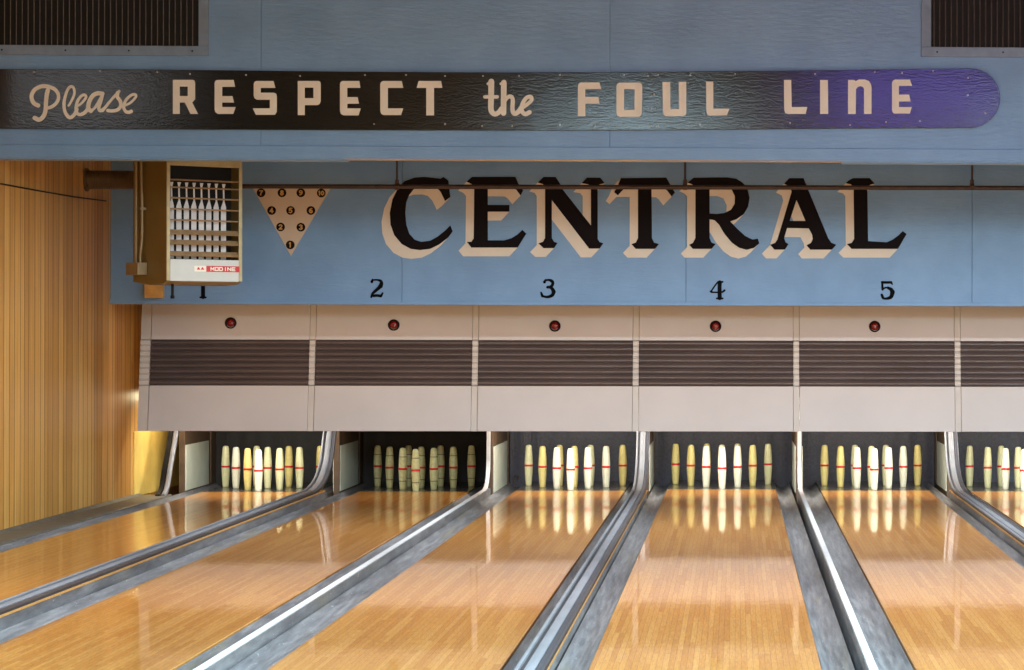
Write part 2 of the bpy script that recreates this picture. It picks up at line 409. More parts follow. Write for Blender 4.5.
script(20, 7.877, [
 ((34, 26), [(145,280),(115,265),(96,235),(94,195),(118,155),(165,131),(215,129),(265,146),(298,180),(305,220),(290,258),(255,288),(222,300)]),
 ((34, 34), [(222,158),(212,200),(207,260),(204,310),(195,350),(175,380),(148,392),(118,378)]),
 ((18, 30), [(385,280),(405,245),(428,190),(424,145),(405,130),(380,150),(360,200),(348,260),(352,315),(370,355),(398,375),(430,350),(450,310)]),
 ((18, 30), [(450,285),(485,262),(520,218),(512,197),(488,202),(458,238),(443,290),(448,335),(475,352),(512,335),(540,300)]),
 (34, [(650,188),(612,184),(572,205),(543,260),(540,305),(560,322)]),
 (22, [(560,322),(595,292),(640,215)]),
 ((30, 24), [(652,186),(636,250),(622,300),(636,322),(668,300)]),
 (22, [(650,322),(715,240),(782,168)]),
 ((30, 26), [(770,180),(768,212),(790,245),(795,280),(772,312),(730,322),(692,320)]),
 ((18, 28), [(812,285),(870,258),(914,210),(902,192),(872,202),(834,240),(818,290),(832,324),(855,334),(878,326)])], (2, 1, 1, 3, 2, 1))
script(470, 11.16, [
 ((66, 50), [(238,130),(236,300),(234,430),(250,475),(285,492),(325,468),(350,430)]), (38, [(165,300),(305,300)]), (30, [(200,155),(240,130)]),
 (62, [(378,140),(376,300),(374,480)]), (30, [(345,155),(385,132)]),
 ((40, 54), [(385,350),(420,305),(462,298),(478,340),(474,420),(480,470),(505,488),(545,462),(575,420)]),
 ((40, 50), [(580,425),(630,390),(680,345),(688,312),(668,298),(628,315),(590,370),(576,430),(590,475),(622,492),(665,472)])], (3, 3, 1))
for x, y in [(34,72),(100,71),(157,72),(190,74),(246,75),(300,76),(365,75),(406,75),(445,76),(483,76),(519,76),(560,75),(624,75),(648,76),(658,75),(690,75),(735,74),(815,74),(875,72),(902,73),(933,71),(968,78),
             (374,124),(445,124),(482,126),(512,126),(560,125),(595,125),(651,126),(658,126),(700,125),(790,123),(850,125),(886,122),(920,121),(651,95),(654,94),(651,109),(655,108),(968,95),(985,113)]:
    p = P_sign((x, y)); m = MB(); m.lathe([(0, 0), (.007, 0), (.005, .004), (0, .005)], 8, Matrix.Translation(p) @ Matrix.Rotation(math.pi/2, 4, 'X'))
    m.build('nail', M['nail'], sgn, shift=S)

# ------------------------------------------------------------------ CENTRAL lettering on the fascia
cen = empty('painted_lettering', on_y(645, 258, YF), 'large black CENTRAL lettering with cream drop shadow on the blue wall', 'lettering')
S = cen.location.copy()
def P_f(p): return on_y(p[0], p[1], YF)
GL = {
 'C': (375, [[(492,105),(460,80),(440,92),(390,86),(330,80),(265,85),(200,108),(155,155),(118,230),(100,320),(105,400),(130,470),(180,530),(240,562),(300,570),(370,562),(430,533),(490,487),(521,445),(505,405),(470,440),(420,480),(370,508),(310,515),(265,500),(230,460),(210,400),(203,320),(210,250),(230,200),(262,160),(310,140),(370,138),(410,148),(440,180),(470,242),(505,215),(497,150)]]),
 'E': (455, [[(115,80),(405,80),(425,125),(457,170),(440,205),(412,168),(390,152),(220,150),(220,268),(365,268),(365,313),(220,313),(220,505),(330,505),(380,490),(420,465),(452,435),(478,460),(420,553),(110,553),(80,515),(110,515),(126,492),(130,150),(112,128),(78,112)]]),
 'N': (525, [[(125,80),(205,80),(235,125),(250,160),(442,405),(442,150),(425,130),(380,122),(415,85),(505,85),(535,122),(500,130),(487,150),(487,495),(500,516),(525,525),(500,560),(430,560),(180,235),(180,490),(195,515),(218,522),(195,557),(125,557),(90,525),(120,515),(135,490),(135,150),(120,128),(85,118)]]),
 'T': (600, [[(140,88),(445,85),(470,130),(502,185),(480,212),(450,172),(430,157),(345,155),(348,490),(362,520),(395,530),(368,562),(240,562),(210,530),(240,520),(255,490),(255,155),(165,155),(120,203),(95,182),(115,150)]]),
 'R': (675, [[(125,85),(350,83),(410,92),(455,120),(485,160),(500,220),(490,280),(460,330),(410,365),(370,378),(420,430),(470,475),(520,500),(555,493),(565,525),(530,555),(480,568),(430,555),(380,520),(330,460),(295,400),(265,370),(232,365),(232,490),(245,520),(272,530),(245,562),(120,562),(95,535),(120,522),(137,490),(137,150),(115,130),(85,118)],
            [(232,150),(340,150),(380,165),(402,210),(400,260),(375,300),(330,322),(280,328),(232,325)]]),
 'A': (755, [[(230,88),(325,88),(350,150),(490,490),(510,520),(545,535),(515,567),(370,567),(345,538),(375,522),(387,495),(382,465),(360,425),(215,422),(195,490),(205,518),(225,530),(200,567),(130,567),(102,535),(135,522),(150,500),(245,180),(235,145),(195,125)], [(278,235),(338,375),(232,375)]]),
 'L': (830, [[(155,88),(265,88),(300,125),(270,132),(250,150),(255,510),(380,518),(420,500),(460,470),(487,443),(513,463),(455,562),(145,562),(113,530),(145,522),(162,495),(158,150),(140,130),(105,122),(130,100)]]),
}
SV = (-56/6.7, 59/6.7)
for k, (x0, loops) in GL.items():
    lps = [T(x0, 165, 6.7, lp) for lp in loops]
    m = MB(); m.plate(lps, P_f, NS, .0005, .009); o = m.build('letter', M['ink'], cen, shift=S); o['label'] = 'black letter ' + k
    m = MB()
    m.plate([[(a+SV[0], b+SV[1]) for a, b in lp] for lp in lps], P_f, NS, .0015, .002)
    for lp in lps:
        for i in range(len(lp)):
            a, b = lp[i], lp[(i+1) % len(lp)]
            if math.hypot(b[0]-a[0], b[1]-a[1]) < .05: continue
            q = [a, b, (b[0]+SV[0], b[1]+SV[1]), (a[0]+SV[0], a[1]+SV[1])]
            ar = sum(q[j][0]*q[(j+1) % 4][1]-q[(j+1) % 4][0]*q[j][1] for j in range(4))/2
            if abs(ar) < .05: continue
            e = m.lay(); m.bm.faces.new([m.bm.verts.new(P_f(p)+NS*(.002+e)) for p in q])
    sh = m.build('drop_shadow', M['shadow'], o); sh.matrix_parent_inverse = Matrix.Identity(4)
    for v in sh.data.vertices: v.co -= S
    sh['label'] = 'cream drop shadow of letter ' + k

# lane numbers ---------------------------------------------------------------------------------
def number(n, x0, strokes, label):
    s = 19.15
    c = on_y(x0+17, 298, YF)
    m = MB()
    for w, pts in strokes:
        ww = (lambda t, w=w: 1.25*(w[0] + (w[1]-w[0])*t)/s) if isinstance(w, tuple) else 1.25*w/s
        m.stroke(T(x0, 270, s, pts), ww, P_f, NS, 0, .0025)
    tag(m.build('lane_number', M['ink2'], shift=c), label, 'number', 'lane numbers under the CENTRAL lettering')
number(2, 360, [((46, 30), [(228,225),(240,185)]), (26, [(240,192),(300,188),(360,190)]), ((30, 70), [(340,190),(395,210),(412,255),(395,310)]), ((62, 30), [(400,290),(360,345),(290,405),(238,460),(218,520)]), (42, [(262,495),(330,488),(405,500)]), ((40, 24), [(408,490),(438,440)])], 'black painted numeral 2 on the blue wall left of the 3')
number(3, 530, [((46, 26), [(278,232),(300,185)]), ((26, 40), [(300,200),(350,190),(400,200)]), ((48, 44), [(395,200),(435,230),(430,285),(390,322),(335,330)]), ((40, 66), [(375,325),(430,365),(455,420)]), ((62, 26), [(455,410),(430,480),(350,515),(280,510),(235,495)]), ((30, 44), [(215,435),(240,500)])], 'black painted numeral 3 on the blue wall under the letters E and N')
number(4, 700, [(24, [(345,225),(280,310),(212,410)]), (30, [(205,410),(230,420)]), (24, [(215,425),(330,428),(430,420)]), ((26, 34), [(430,425),(470,390)]), (62, [(378,235),(375,360),(378,540)]), (30, [(345,230),(432,228)]), (28, [(320,545),(435,545)])], 'black painted numeral 4 on the blue wall under the letter R')
number(5, 870, [(40, [(230,235),(320,238),(405,235)]), ((40, 20), [(405,235),(428,275)]), (34, [(236,235),(236,300),(240,375)]), (26, [(245,370),(290,340),(350,338)]), ((40, 74), [(340,340),(405,375),(430,430)]), ((74, 28), [(430,420),(405,510),(330,545),(250,545)]), (40, [(225,475),(245,530)])], 'black painted numeral 5 on the blue wall under the letter L')
number(1, 186, [(62, [(325,190),(328,340),(328,520)]), (30, [(275,525),(380,525)]), ((26, 40), [(265,215),(320,190)])], 'black painted numeral 1 on the blue wall half hidden below the heater')

# triangle pin chart -----------------------------------------------------------------------------
tri = empty('pin_chart', on_y(291, 256, YF), 'cream triangle board with ten numbered black dots beside the heater', 'sign')
S = tri.location.copy()
m = MB(); m.plate([[(253, 188), (331, 188), (291, 255.8)]], P_f, NS, 0, .012); m.build('board', M['tri'], tri, shift=S)
DIG = {'1': [[(-.25,-.5),(0,-.8),(0,.8)]], '2': [[(-.5,-.5),(0,-.8),(.5,-.45),(.2,.1),(-.5,.8)], [(-.5,.75),(.55,.75)]], '3': [[(-.5,-.6),(0,-.8),(.45,-.45),(0,-.05)], [(0,-.05),(.5,.35),(0,.8),(-.5,.6)]],
 '4': [[(.2,.8),(.2,-.8)], [(.2,-.8),(-.55,.3)], [(-.55,.3),(.6,.3)]], '5': [[(.5,-.8),(-.4,-.8)], [(-.4,-.8),(-.45,-.1)], [(-.45,-.1),(.1,-.2),(.5,.3),(.1,.8),(-.5,.65)]],
 '6': [[(.4,-.7),(-.2,-.5),(-.5,.2),(-.2,.75),(.3,.75),(.5,.35),(.2,0),(-.3,.1)]], '7': [[(-.55,-.75),(.55,-.75)], [(.55,-.75),(0,.1),(-.15,.8)]],
 '8': [[(0,-.05),(-.4,-.4),(0,-.8),(.4,-.4),(0,-.05),(-.5,.35),(0,.8),(.5,.35),(0,-.05)]], '9': [[(-.4,.7),(.2,.5),(.5,-.2),(.2,-.75),(-.3,-.75),(-.5,-.35),(-.2,0),(.3,-.1)]], '0': [[(0,-.8),(-.45,-.3),(-.45,.3),(0,.8),(.45,.3),(.45,-.3),(0,-.8)]]}
s6 = 8.379
for t_, (u, v) in {'7': (137,108), '8': (312,108), '9': (470,108), '10': (641,110), '4': (225,256), '5': (384,256), '6': (554,256), '2': (300,394), '3': (470,396), '1': (381,544)}.items():
    cx, cy = 245+u/s6, 180+v/s6
    m = MB(); m.plate([[(cx+4.4*math.cos(a*math.pi/10), cy+4.4*math.sin(a*math.pi/10)) for a in range(20)]], P_f, NS, .010, .0135)
    d = m.build('dot', M['ink'], tri, shift=S)
    m = MB()
    for i, ch in enumerate(t_):
        ox = 0 if len(t_) == 1 else (-1.7 if i == 0 else 1.2)
        k = 2.7 if len(t_) == 1 else 2.3
        for st in DIG[ch]: m.stroke([(cx+ox+a*k, cy+b*k) for a, b in st], 1.25, P_f, NS, 0, .0145)
    nn = m.build('numeral', M['orange'], d)
    for v_ in nn.data.vertices: v_.co -= S

# pipe along the fascia ---------------------------------------------------------------------------
YP = YF-.22
pp = empty('overhead_pipe', on_y(640, 188, YP), 'thin rusty brown pipe crossing in front of the CENTRAL lettering', 'pipe')
S = pp.location.copy()
m = MB(); a = on_y(236, 186.3, YP); b = on_y(1024, 188, YP); d = (b-a); m.tube([a, b, b + d*.35], .0195, 12); m.build('pipe', M['pipe'], pp, smooth=True, shift=S)
for x in (397, 685, 972):
    p = on_y(x, 186.5, YP); m = MB(); m.tube([p, (p.x, p.y, ZCEIL-.003)], .009, 8); h = m.build('hanger_rod', M['pipe'], pp, smooth=True, shift=S)
    m = MB(); m.tube([p+Vector((-.018, 0, 0)), p+Vector((.018, 0, 0))], .03, 12); m.tube([p+Vector((0, 0, .02)), p+Vector((0, 0, .06))], .017, 8)
    c = m.build('clamp', M['pipe'], h, smooth=True)
    for v in c.data.vertices: v.co -= S

# ------------------------------------------------------------------ unit heater hanging at the left
AH = math.radians(38); tH = Vector((math.cos(AH), math.sin(AH), 0)); nH = Vector((math.sin(AH), -math.cos(AH), 0))
FL = on_y(166, 281, 22.1); zH0 = FL.z; zH1 = 3.02
def px_of(p):
    dx, dy, dz = p.x, p.y, p.z-CH
    xr = dx*math.cos(YAW)-dy*math.sin(YAW); d = dx*math.sin(YAW)+dy*math.cos(YAW); u, v = F*xr/d, -F*dz/d
    return CX+math.cos(ROLL)*u-math.sin(ROLL)*v
def solve(fn, target):
    lo, hi = 0, 2
    for _ in range(50):
        mid = (lo+hi)/2
        if abs(px_of(fn(0))-px_of(fn(mid))) < target: lo = mid
        else: hi = mid
    return lo
wH = solve(lambda t: FL+tH*t, 75.5); dH = solve(lambda t: FL-nH*t, 33)
heat = empty('unit_heater', (FL.x, FL.y, zH0), 'beige unit heater with white fins and a red label hanging at left below the soffit', 'heater', rz=AH)
# local frame: x along the front to the right, -y out of the front, z up from the bottom
h1 = zH1-zH0
pxm = wH/75.5                                                   # metres per pixel across the front
def zy(y): return (281-y)*FL.y/F                                # height above the bottom for a photo row
m = MB()
t_ = .012
m.box(0, t_, 0, dH, 0, h1); m.box(wH-t_, wH, 0, dH, 0, h1); m.box(t_, wH-t_, dH-t_, dH, 0, h1)
m.extr([(0, 0), (0, .012), (dH, .012), (dH, -.0), (dH*.5, -.03), (dH*.1, -.02)], 'X', 0.002, wH-.002)
m.box(t_, wH-t_, 0, dH-t_, h1-.02, h1)
m.build('casing', M['heater'], heat, bevel=.004)
m = MB(); zo0, zo1 = zy(259), zy(166)
m.box(0, .03, -.012, 0, .004, h1); m.box(wH-.03, wH, -.012, 0, .004, h1); m.box(.03, wH-.03, -.012, 0, zo1, h1-.06)
m.build('front_frame', M['hframe'], heat, bevel=.003)
m = MB(); m.box(.03, wH-.03, -.013, 0, .0, zo0); m.build('front_panel', M['heaterf'], heat, bevel=.005)
m = MB(); m.box(t_, wH-t_, .16, .165, .013, h1-.021); m.build('interior', M['voidm'], heat)
zt_ = zy(182)
for k in range(8):
    m = MB(); x = (9 + k*7.45)*pxm
    R = Matrix.Translation((x, .07, 0)) @ Matrix.Rotation(-.75, 4, 'Z'); z1_, z2_, z3_ = zy(206), zy(200), zy(187)
    prof = [(-.021, zo0+.005), (.021, zo0+.005), (.021, z1_), (.009, z2_), (.006, z3_), (.016, zt_), (-.012, zt_), (-.006, z3_), (-.004, z2_), (-.021, z1_)]  # thin towards the top: shade on the upper fins put into the shape
    m.sweep(prof, [(R @ Vector((0, q, 0)), R.to_3x3() @ Vector((1, 0, 0)), Vector((0, 0, 1))) for q in (-.002, .002)])
    m.build('fin', M['fin'], heat)
for yv in (180, 187.5, 198, 209, 220):
    m = MB(); m.tube([(.02, .012, zy(yv)), (wH-.02, .012, zy(yv))], .0065, 8); m.build('guard_wire', M['hbar'], heat, smooth=True)
for yv in (232, 242, 253.5):
    m = MB(); z = zy(yv); m.box(.02, wH-.02, -.026, .026, -.004, .004, Matrix.Translation((0, .015, z)) @ Matrix.Rotation(.75, 4, 'X')); m.build('louver_blade', M['hbar'], heat)
# label
m = MB(); lx0, lx1 = (205-166)*pxm, (238.5-166)*pxm; lz0, lz1 = zy(271.2), zy(265.2)
m.box(lx0, lx1, -.016, -.012, lz0, lz1); lab = m.build('brand_label', M['redlab'], heat)
m = MB(); ex0 = (193-166)*pxm; m.box(ex0, lx0, -.016, -.012, lz0+.001, lz1-.001); em = m.build('emblem_plate', M['whitelab'], heat)
def P_h(p): return Vector((p[0], 0, p[1]))
m = MB()
for cx in (.35, .68):
    w_ = lx0-ex0; x = ex0+w_*cx; r_ = w_*.15; zc = (lz0+lz1)/2
    m.plate([[(x-r_, zc-.008), (x-r_*.2, zc+.012), (x+r_*.2, zc+.012), (x+r_, zc-.008)]], P_h, NS, .0155, .0175)
m.build('emblem', M['redlab'], em)
LT = {'M': [[(0,0),(0,1)], [(0,1),(.5,.3)], [(.5,.3),(1,1)], [(1,1),(1,0)]], 'O': [[(0,0),(0,1)], [(0,1),(1,1)], [(1,1),(1,0)], [(1,0),(0,0)]], 'D': [[(0,0),(0,1)], [(0,1),(.8,1)], [(.8,1),(1,.75)], [(1,.75),(1,.25)], [(1,.25),(.8,0)], [(.8,0),(0,0)]],
 'I': [[(.5,0),(.5,1)]], 'N': [[(0,0),(0,1)], [(0,1),(1,0)], [(1,0),(1,1)]], 'E': [[(0,0),(0,1)], [(0,1),(1,1)], [(0,.5),(.9,.5)], [(0,0),(1,0)]]}
m = MB(); x = (209.5-166)*pxm; cw = 3.0*pxm; chh = (lz1-lz0)*.5
for ch in 'MODINE':
    for st in LT[ch]: m.stroke([(x+a*cw, lz0+(lz1-lz0)*.25+b*chh) for a, b in st], .008, P_h, NS, 0, .0175)
    x += 4.3*pxm if ch != 'I' else 3.9*pxm
m.build('lettering', M['whitelab'], lab)
# conduits + junction box on the left side of the heater
m = MB(); xs_ = -.03; yy_ = dH*.80
m.tube([(xs_, yy_, .10), (xs_, yy_, h1-.05)], .016, 10); m.build('conduit', M['conduit'], heat, smooth=True)
m = MB(); m.tube([(xs_, dH*.66, .10), (xs_-.005, dH*.66, .2), (xs_+.0, dH*.62, .35), (xs_, dH*.62, .6), (xs_, dH*.66, h1-.05)], .012, 10)
m.box(xs_-.02, .002, dH*.60, dH*.68, .585, .605); m.build('flexible_conduit', M['conduit'], heat, smooth=True)
m = MB(); m.box(-.085, -.001, dH*.56, dH*.93, .055, .155); m.build('junction_box', M['conduit'], heat, bevel=.004)
for px, r_, z1 in ((176, .010, 298), ):
    p = heat.matrix_world
# bolt under the heater
m = MB(); bx = (178-166)*pxm; m.tube([(bx, .1, -.02), (bx, .1, -.125)], .011, 10); m.tube([(bx, .1, -.115), (bx, .1, -.14)], .018, 6); m.build('bolt', M['blackm'], heat, smooth=True)
m = MB(); m.tube([(wH*.2, dH*.3, h1-.001), (wH*.2, dH*.3, ZCEIL-zH0-.003)], .01, 8); m.build('hanger_rod', M['pipe'], heat, smooth=True); m = MB(); m.tube([(wH*.8, dH*.3, h1-.001), (wH*.8, dH*.3, ZCEIL-zH0-.003)], .01, 8); m.build('hanger_rod', M['pipe'], heat, smooth=True)
# flue from the back of the heater into the wood wall
a = on_y(141, 180, 23.35); fl = empty('flue_pipe', (a.x, a.y, a.z), 'dark corrugated flue pipe joining the heater to the wood wall', 'pipe'); S = fl.location.copy()
pts, rs = [], []
n = 44
for k in range(n+1):
    x = a.x + (XW + .002 - a.x)*k/n; pts.append((x, a.y, a.z)); rs.append(.078 + (.004 if k % 2 else 0))
m = MB(); m.tube(pts, rs, 20); m.build('duct', M['flue'], fl, smooth=True, shift=S)
m = MB(); m.tube([(XW+.002, a.y, a.z), (XW+.02, a.y, a.z)], .1, 20); m.build('wall_collar', M['flue'], fl, smooth=True, shift=S)
# wood block fixed low on the fascia
p0 = on_y(146, 299, YF); p1 = on_y(164.5, 284, YF)
m = MB(); m.box(p0.x, p1.x, YF-.07, YF-.0001, p0.z+.008, p1.z+.05); tag(m.build('wood_block', M['block'], bevel=.004, shift=(p0.x, YF, p0.z)), 'small orange wood block on the blue wall below the heater', 'block')
# cable on the wood wall
pts = [on_x(x, y, XW+.008) for x, y in ((-60, 178), (2, 184), (40, 191), (75, 197), (106, 201))]
m = MB(); m.tube(pts, .006, 6); tag(m.build('wall_cable', M['blackm'], smooth=True, shift=pts[2]), 'thin dark cable sagging across the wood panelled wall', 'cable')

# ------------------------------------------------------------------ pin-machine masks
YM = 25.03
def Ym(z): return 24.93 + (min(z, 2.0)-.585)*.165                          # the mask leans back towards the top
rows = [on_y(555, y, YM).z for y in (431, 386, 340.3)]
zM0, zM1, zM2 = rows; zM3 = ZCEIL-.003
px_edges = [149.2, 312, 475, 635.8, 796.3, 957.7, 1120]
XE = [on_y(x, 363, YM).x for x in px_edges]; PW = .058
def slab(m, x0, x1, z0, z1, f, b):
    """leaning slab; f = how far it stands out of the mask plane, b = thickness behind"""
    m.extr([(Ym(z0)-f, z0), (Ym(z1)-f, z1), (Ym(z1)+b, z1), (Ym(z0)+b, z0)], 'X', x0, x1)
for i in range(6):
    x0, x1 = XE[i], XE[i+1]
    xa, xb = x0+(PW/2 if i else .008), x1-PW/2
    root = empty('pin_machine_mask', ((xa+xb)/2, 25.0, zM0), ['cream masking panel with brown louver at far left beside the wood wall', 'cream masking panel with brown louver under the number 2', 'cream masking panel with brown louver under the number 3',
        'cream masking panel with brown louver under the number 4', 'cream masking panel with brown louver under the number 5', 'cream masking panel with brown louver cut off by the right edge'][i], 'panel', 'masking panels in front of the pins')
    S = root.location.copy()
    m = MB(); slab(m, xa, xb, zM2, 2.12, 0, .03); m.build('upper_panel', M['cream'], root, shift=S, bevel=.003)
    m = MB(); slab(m, xa, xb, zM0, zM1, .004, .03); m.build('lower_panel', M['cream'], root, shift=S, bevel=.005)
    m = MB(); prof = []; n = 8; r_ = 7
    for k in range(n):
        for j in range(r_):
            z = zM1 + (zM2-zM1)*(k + j/r_)/n
            prof.append((Ym(z)+.012 - .019*math.sin(math.pi*j/r_), z))
    prof.append((Ym(zM2)+.012, zM2)); prof += [(Ym(zM2)+.03, zM2), (Ym(zM1)+.03, zM1)]
    m.extr(prof, 'X', xa+.002, xb-.002); m.build('louver', M['louver'], root, shift=S, smooth=True)
    # pilaster on the left of the unit, ribbed beside the louver
    pa, pb = (x0-PW/2+.003, x0+PW/2-.003) if i else (XE[0]-.085, XE[0]+.004)
    m = MB(); slab(m, pa, pb, zM2+.004, 2.12, -.002, .03); slab(m, pa, pb, zM0, zM1-.003, -.001, .03)
    for k in range(8):
        za, zb_ = zM1+(zM2-zM1)*k/8, zM1+(zM2-zM1)*(k+1)/8; zc = (za+zb_)/2
        m.extr([(Ym(za)+.006, za), (Ym(zc)-.008, zc-.015), (Ym(zc)-.008, zc+.015), (Ym(zb_)+.006, zb_), (Ym(zb_)+.03, zb_), (Ym(za)+.03, za)], 'X', pa, pb)
    m.build('pilaster', M['pil'], root, shift=S)
    m = MB(); m.box(xa+.3, xb-.3, 25.19, 25.23, 2.05, ZCEIL-.003); m.build('hanger', M['blackm'], root, shift=S)
    px = [229.5, 393, 554.5, 715.5, 875, 1036][i]; py = [323, 325, 326, 326.3, 326.5, 327][i]
    q = on_y(px, py, YM); q.y = Ym(q.z)
    R = Matrix.Translation(q) @ Matrix.Rotation(math.pi/2, 4, 'X')
    m = MB(); m.lathe([(.036, -.002), (.053, -.002), (.053, .012), (.047, .016), (.040, .013), (.036, .004)], 28, R); lamp = m.build('lamp_bezel', M['blackm'], root, smooth=True, shift=S)
    m = MB(); m.lathe([(.0365, -.001), (.0365, .008), (.03, .016), (.016, .021), (0, .023)], 24, R); o = m.build('lamp_lens', M['red'], lamp, smooth=True)
    for v in o.data.vertices: v.co -= S
    o['label'] = 'unlit dark red lens'

# ------------------------------------------------------------------ lanes, gutters, pits
for i in range(6):
    x, z = LX[i], LZ[i]
    root = empty('bowling_lane', (x, Y_FOUL, ZS), ['glossy maple lane nearest the wood wall, foremost left', 'glossy maple lane running to the dim pins under the number 2', 'glossy maple lane running to the pins under the number 3', 'glossy maple lane running straight to the pins under the number 4', 'glossy maple lane running to the pins under the number 5', 'sliver of glossy maple lane at the far right edge'][i], 'lane', 'bowling lanes'); S = root.location.copy()
    m = MB(); m.box(x-LW/2, x+LW/2, Y_FOUL, Y_END, ZS+.001, z); m.build('lane_boards', M['lane'], root, shift=S, bevel=.004)
    m = MB(); m.box(x-LW/2, x+LW/2, Y_END+.001, Y_BACK-.03, ZS+.001, z-.001); m.build('pin_deck', M['deck'], root, shift=S, bevel=.003)
# boundaries between lanes
BX = [LX[0]-LW/2-.215] + [(LX[i]+LX[i+1])/2 for i in range(5)]
def gutter(x_lane, x_out, zl, label):
    """trough from the lane edge outwards"""
    sgn_ = 1 if x_out > x_lane else -1; w = abs(x_out-x_lane)
    prof = []
    n = 14; e0 = .006
    for k in range(n+1):
        t = k/n; dz = .052*math.sin(math.pi*min(1, max(0, t)))**.75 if 0 < t < 1 else 0
        prof.append((x_lane+sgn_*(e0+(w-.012)*t), -.012+zl*.5-dz))
    prof += [(x_lane+sgn_*(w-.006), -.092), (x_lane+sgn_*e0, -.092)]
    m = MB(); m.extr(prof, 'Y', Y_FOUL+.02, Y_BACK-.04)
    o = m.build('gutter', M['gutter'], smooth=True, shift=(x_lane, Y_FOUL+.02, -.092))
    return tag(o, label, 'gutter', 'gutters beside the lanes')
TW = .124
for i in range(6):
    nm = WHERE[i]
    lo = BX[i] + (0 if i == 0 else (TW/2-.018 if i % 2 else .024))
    gutter(LX[i]-LW/2, lo if i else BX[0]+.031, LZ[i], 'grey gutter along the left edge of the ' + nm)
    if i < 5:
        hi = BX[i+1] - (TW/2+.018 if (i+1) % 2 else .024)
        gutter(LX[i]+LW/2, hi-(.03 if i == 3 else .006), LZ[i], 'grey gutter along the right edge of the ' + nm)
# supporting blocks under the gutters
# curb at the wall
m = MB(); xa, xb = XW+.001, BX[0]+.029
m.extr([(xa, ZS+.001), (xb, ZS+.001), (xb, -.012), (xb-.03, -.004), (xa+.05, -.012), (xa+.012, .004), (xa, .008)], 'Y', Y_FOUL, 25.4)
struct(m.build('baseboard_left', M['curb'], bevel=.004))

def path_frames(pts):
    """path in the Y-Z plane at X=0 -> frames (origin, A = X axis, B = normal upwards)"""
    fr = []
    for i, (y, z) in enumerate(pts):
        a, b = pts[max(i-1, 0)], pts[min(i+1, len(pts)-1)]
        d = Vector((0, b[0]-a[0], b[1]-a[1])).normalized()
        fr.append((Vector((0, y, z)), Vector((1, 0, 0)), Vector((0, -d.z, d.y))))
    return fr
def bend(p0, p1, p2, n=10):
    return [((1-t)**2*p0[0]+2*t*(1-t)*p1[0]+t*t*p2[0], (1-t)**2*p0[1]+2*t*(1-t)*p1[1]+t*t*p2[1]) for t in [k/n for k in range(n+1)]]
for b in range(1, 6):
    X = BX[b] - (.018 if b % 2 else 0)
    pair = ['', 'between lanes under numbers 1 and 2', 'between lanes under numbers 2 and 3', 'between lanes under numbers 3 and 4', 'between lanes under numbers 4 and 5', 'right of lane under number 5'][b]
    if b % 2:                                                       # ball return track
        root = empty('ball_return_track', (X, Y_FOUL, ZS), 'grey metal ball return track with twin rails ' + pair, 'ball track', 'ball return tracks between lane pairs'); S = root.location.copy()
        zt = .085
        path = [(Y_FOUL+.02, zt), (15, zt), (22, zt)] + bend((24.3, zt), (25.15, zt+.01), (25.42, .36), 14) + [(25.62, .62), (25.78, .86)]
        fr = [(o+Vector((X, 0, 0)), A, B) for o, A, B in path_frames(path)]
        h = TW/2
        m = MB(); m.sweep([(-.028, -.008), (-.022, .001), (-.008, .004), (.010, .004), (.022, .0), (.024, -.008)], fr)
        m.build('centre_strip', M['steel'], root, smooth=True, shift=S)
        m = MB(); m.sweep([(-h, -.022), (-h, -.008), (h, -.008), (h, -.022)], fr); m.build('bed', M['darkgroove'], root, shift=S)
        m = MB(); m.sweep([(-h, -.009), (-h, .004), (-h+.005, .008), (-h+.013, .008), (-h+.018, .004), (-h+.018, -.009)], fr)
        m.build('rail', M['steel'], root, smooth=True, shift=S)
        m = MB(); m.sweep([(h-.036, -.009), (h-.034, -.002), (h-.012, -.002), (h-.006, .005), (h, .004), (h, -.009)], fr)
        m.build('rail', M['steeld'], root, smooth=True, shift=S)
        m = MB(); m.box(X-h+.004, X+h-.004, Y_FOUL+.02, 24.9, ZS+.001, zt-.036); m.build('base', M['gutter'], root, shift=S)
        m = MB(); m.box(X-h-.002, X+h+.002, Y_FOUL+.02, 24.9, zt-.035, zt-.0225); m.build('wood_edge', M['trackwood'], root, shift=S)
    else:                                                           # plain divider with a white cap
        root = empty('lane_divider', (X, Y_FOUL, ZS), 'white capped grey divider ' + pair, 'divider', 'white capped lane dividers'); S = root.location.copy()
        m = MB(); m.box(X-.0225, X+.0225, Y_FOUL+.02, 25.42, ZS+.001, .052); m.build('rail_body', M['gutter'], root, shift=S)
        path = [(Y_FOUL+.02, .06), (18, .06)] + bend((25.0, .06), (25.40, .06), (25.44, .30), 8) + [(25.46, .6), (25.48, .9)]
        fr = [(o+Vector((X, 0, 0)), A, B) for o, A, B in path_frames(path)]
        m = MB(); m.sweep([(-.0185, -.008), (-.0185, -.002), (-.016, .0), (.016, .0), (.0185, -.002), (.0185, -.008)], fr); m.build('white_cap', M['whitep'], root, shift=S)
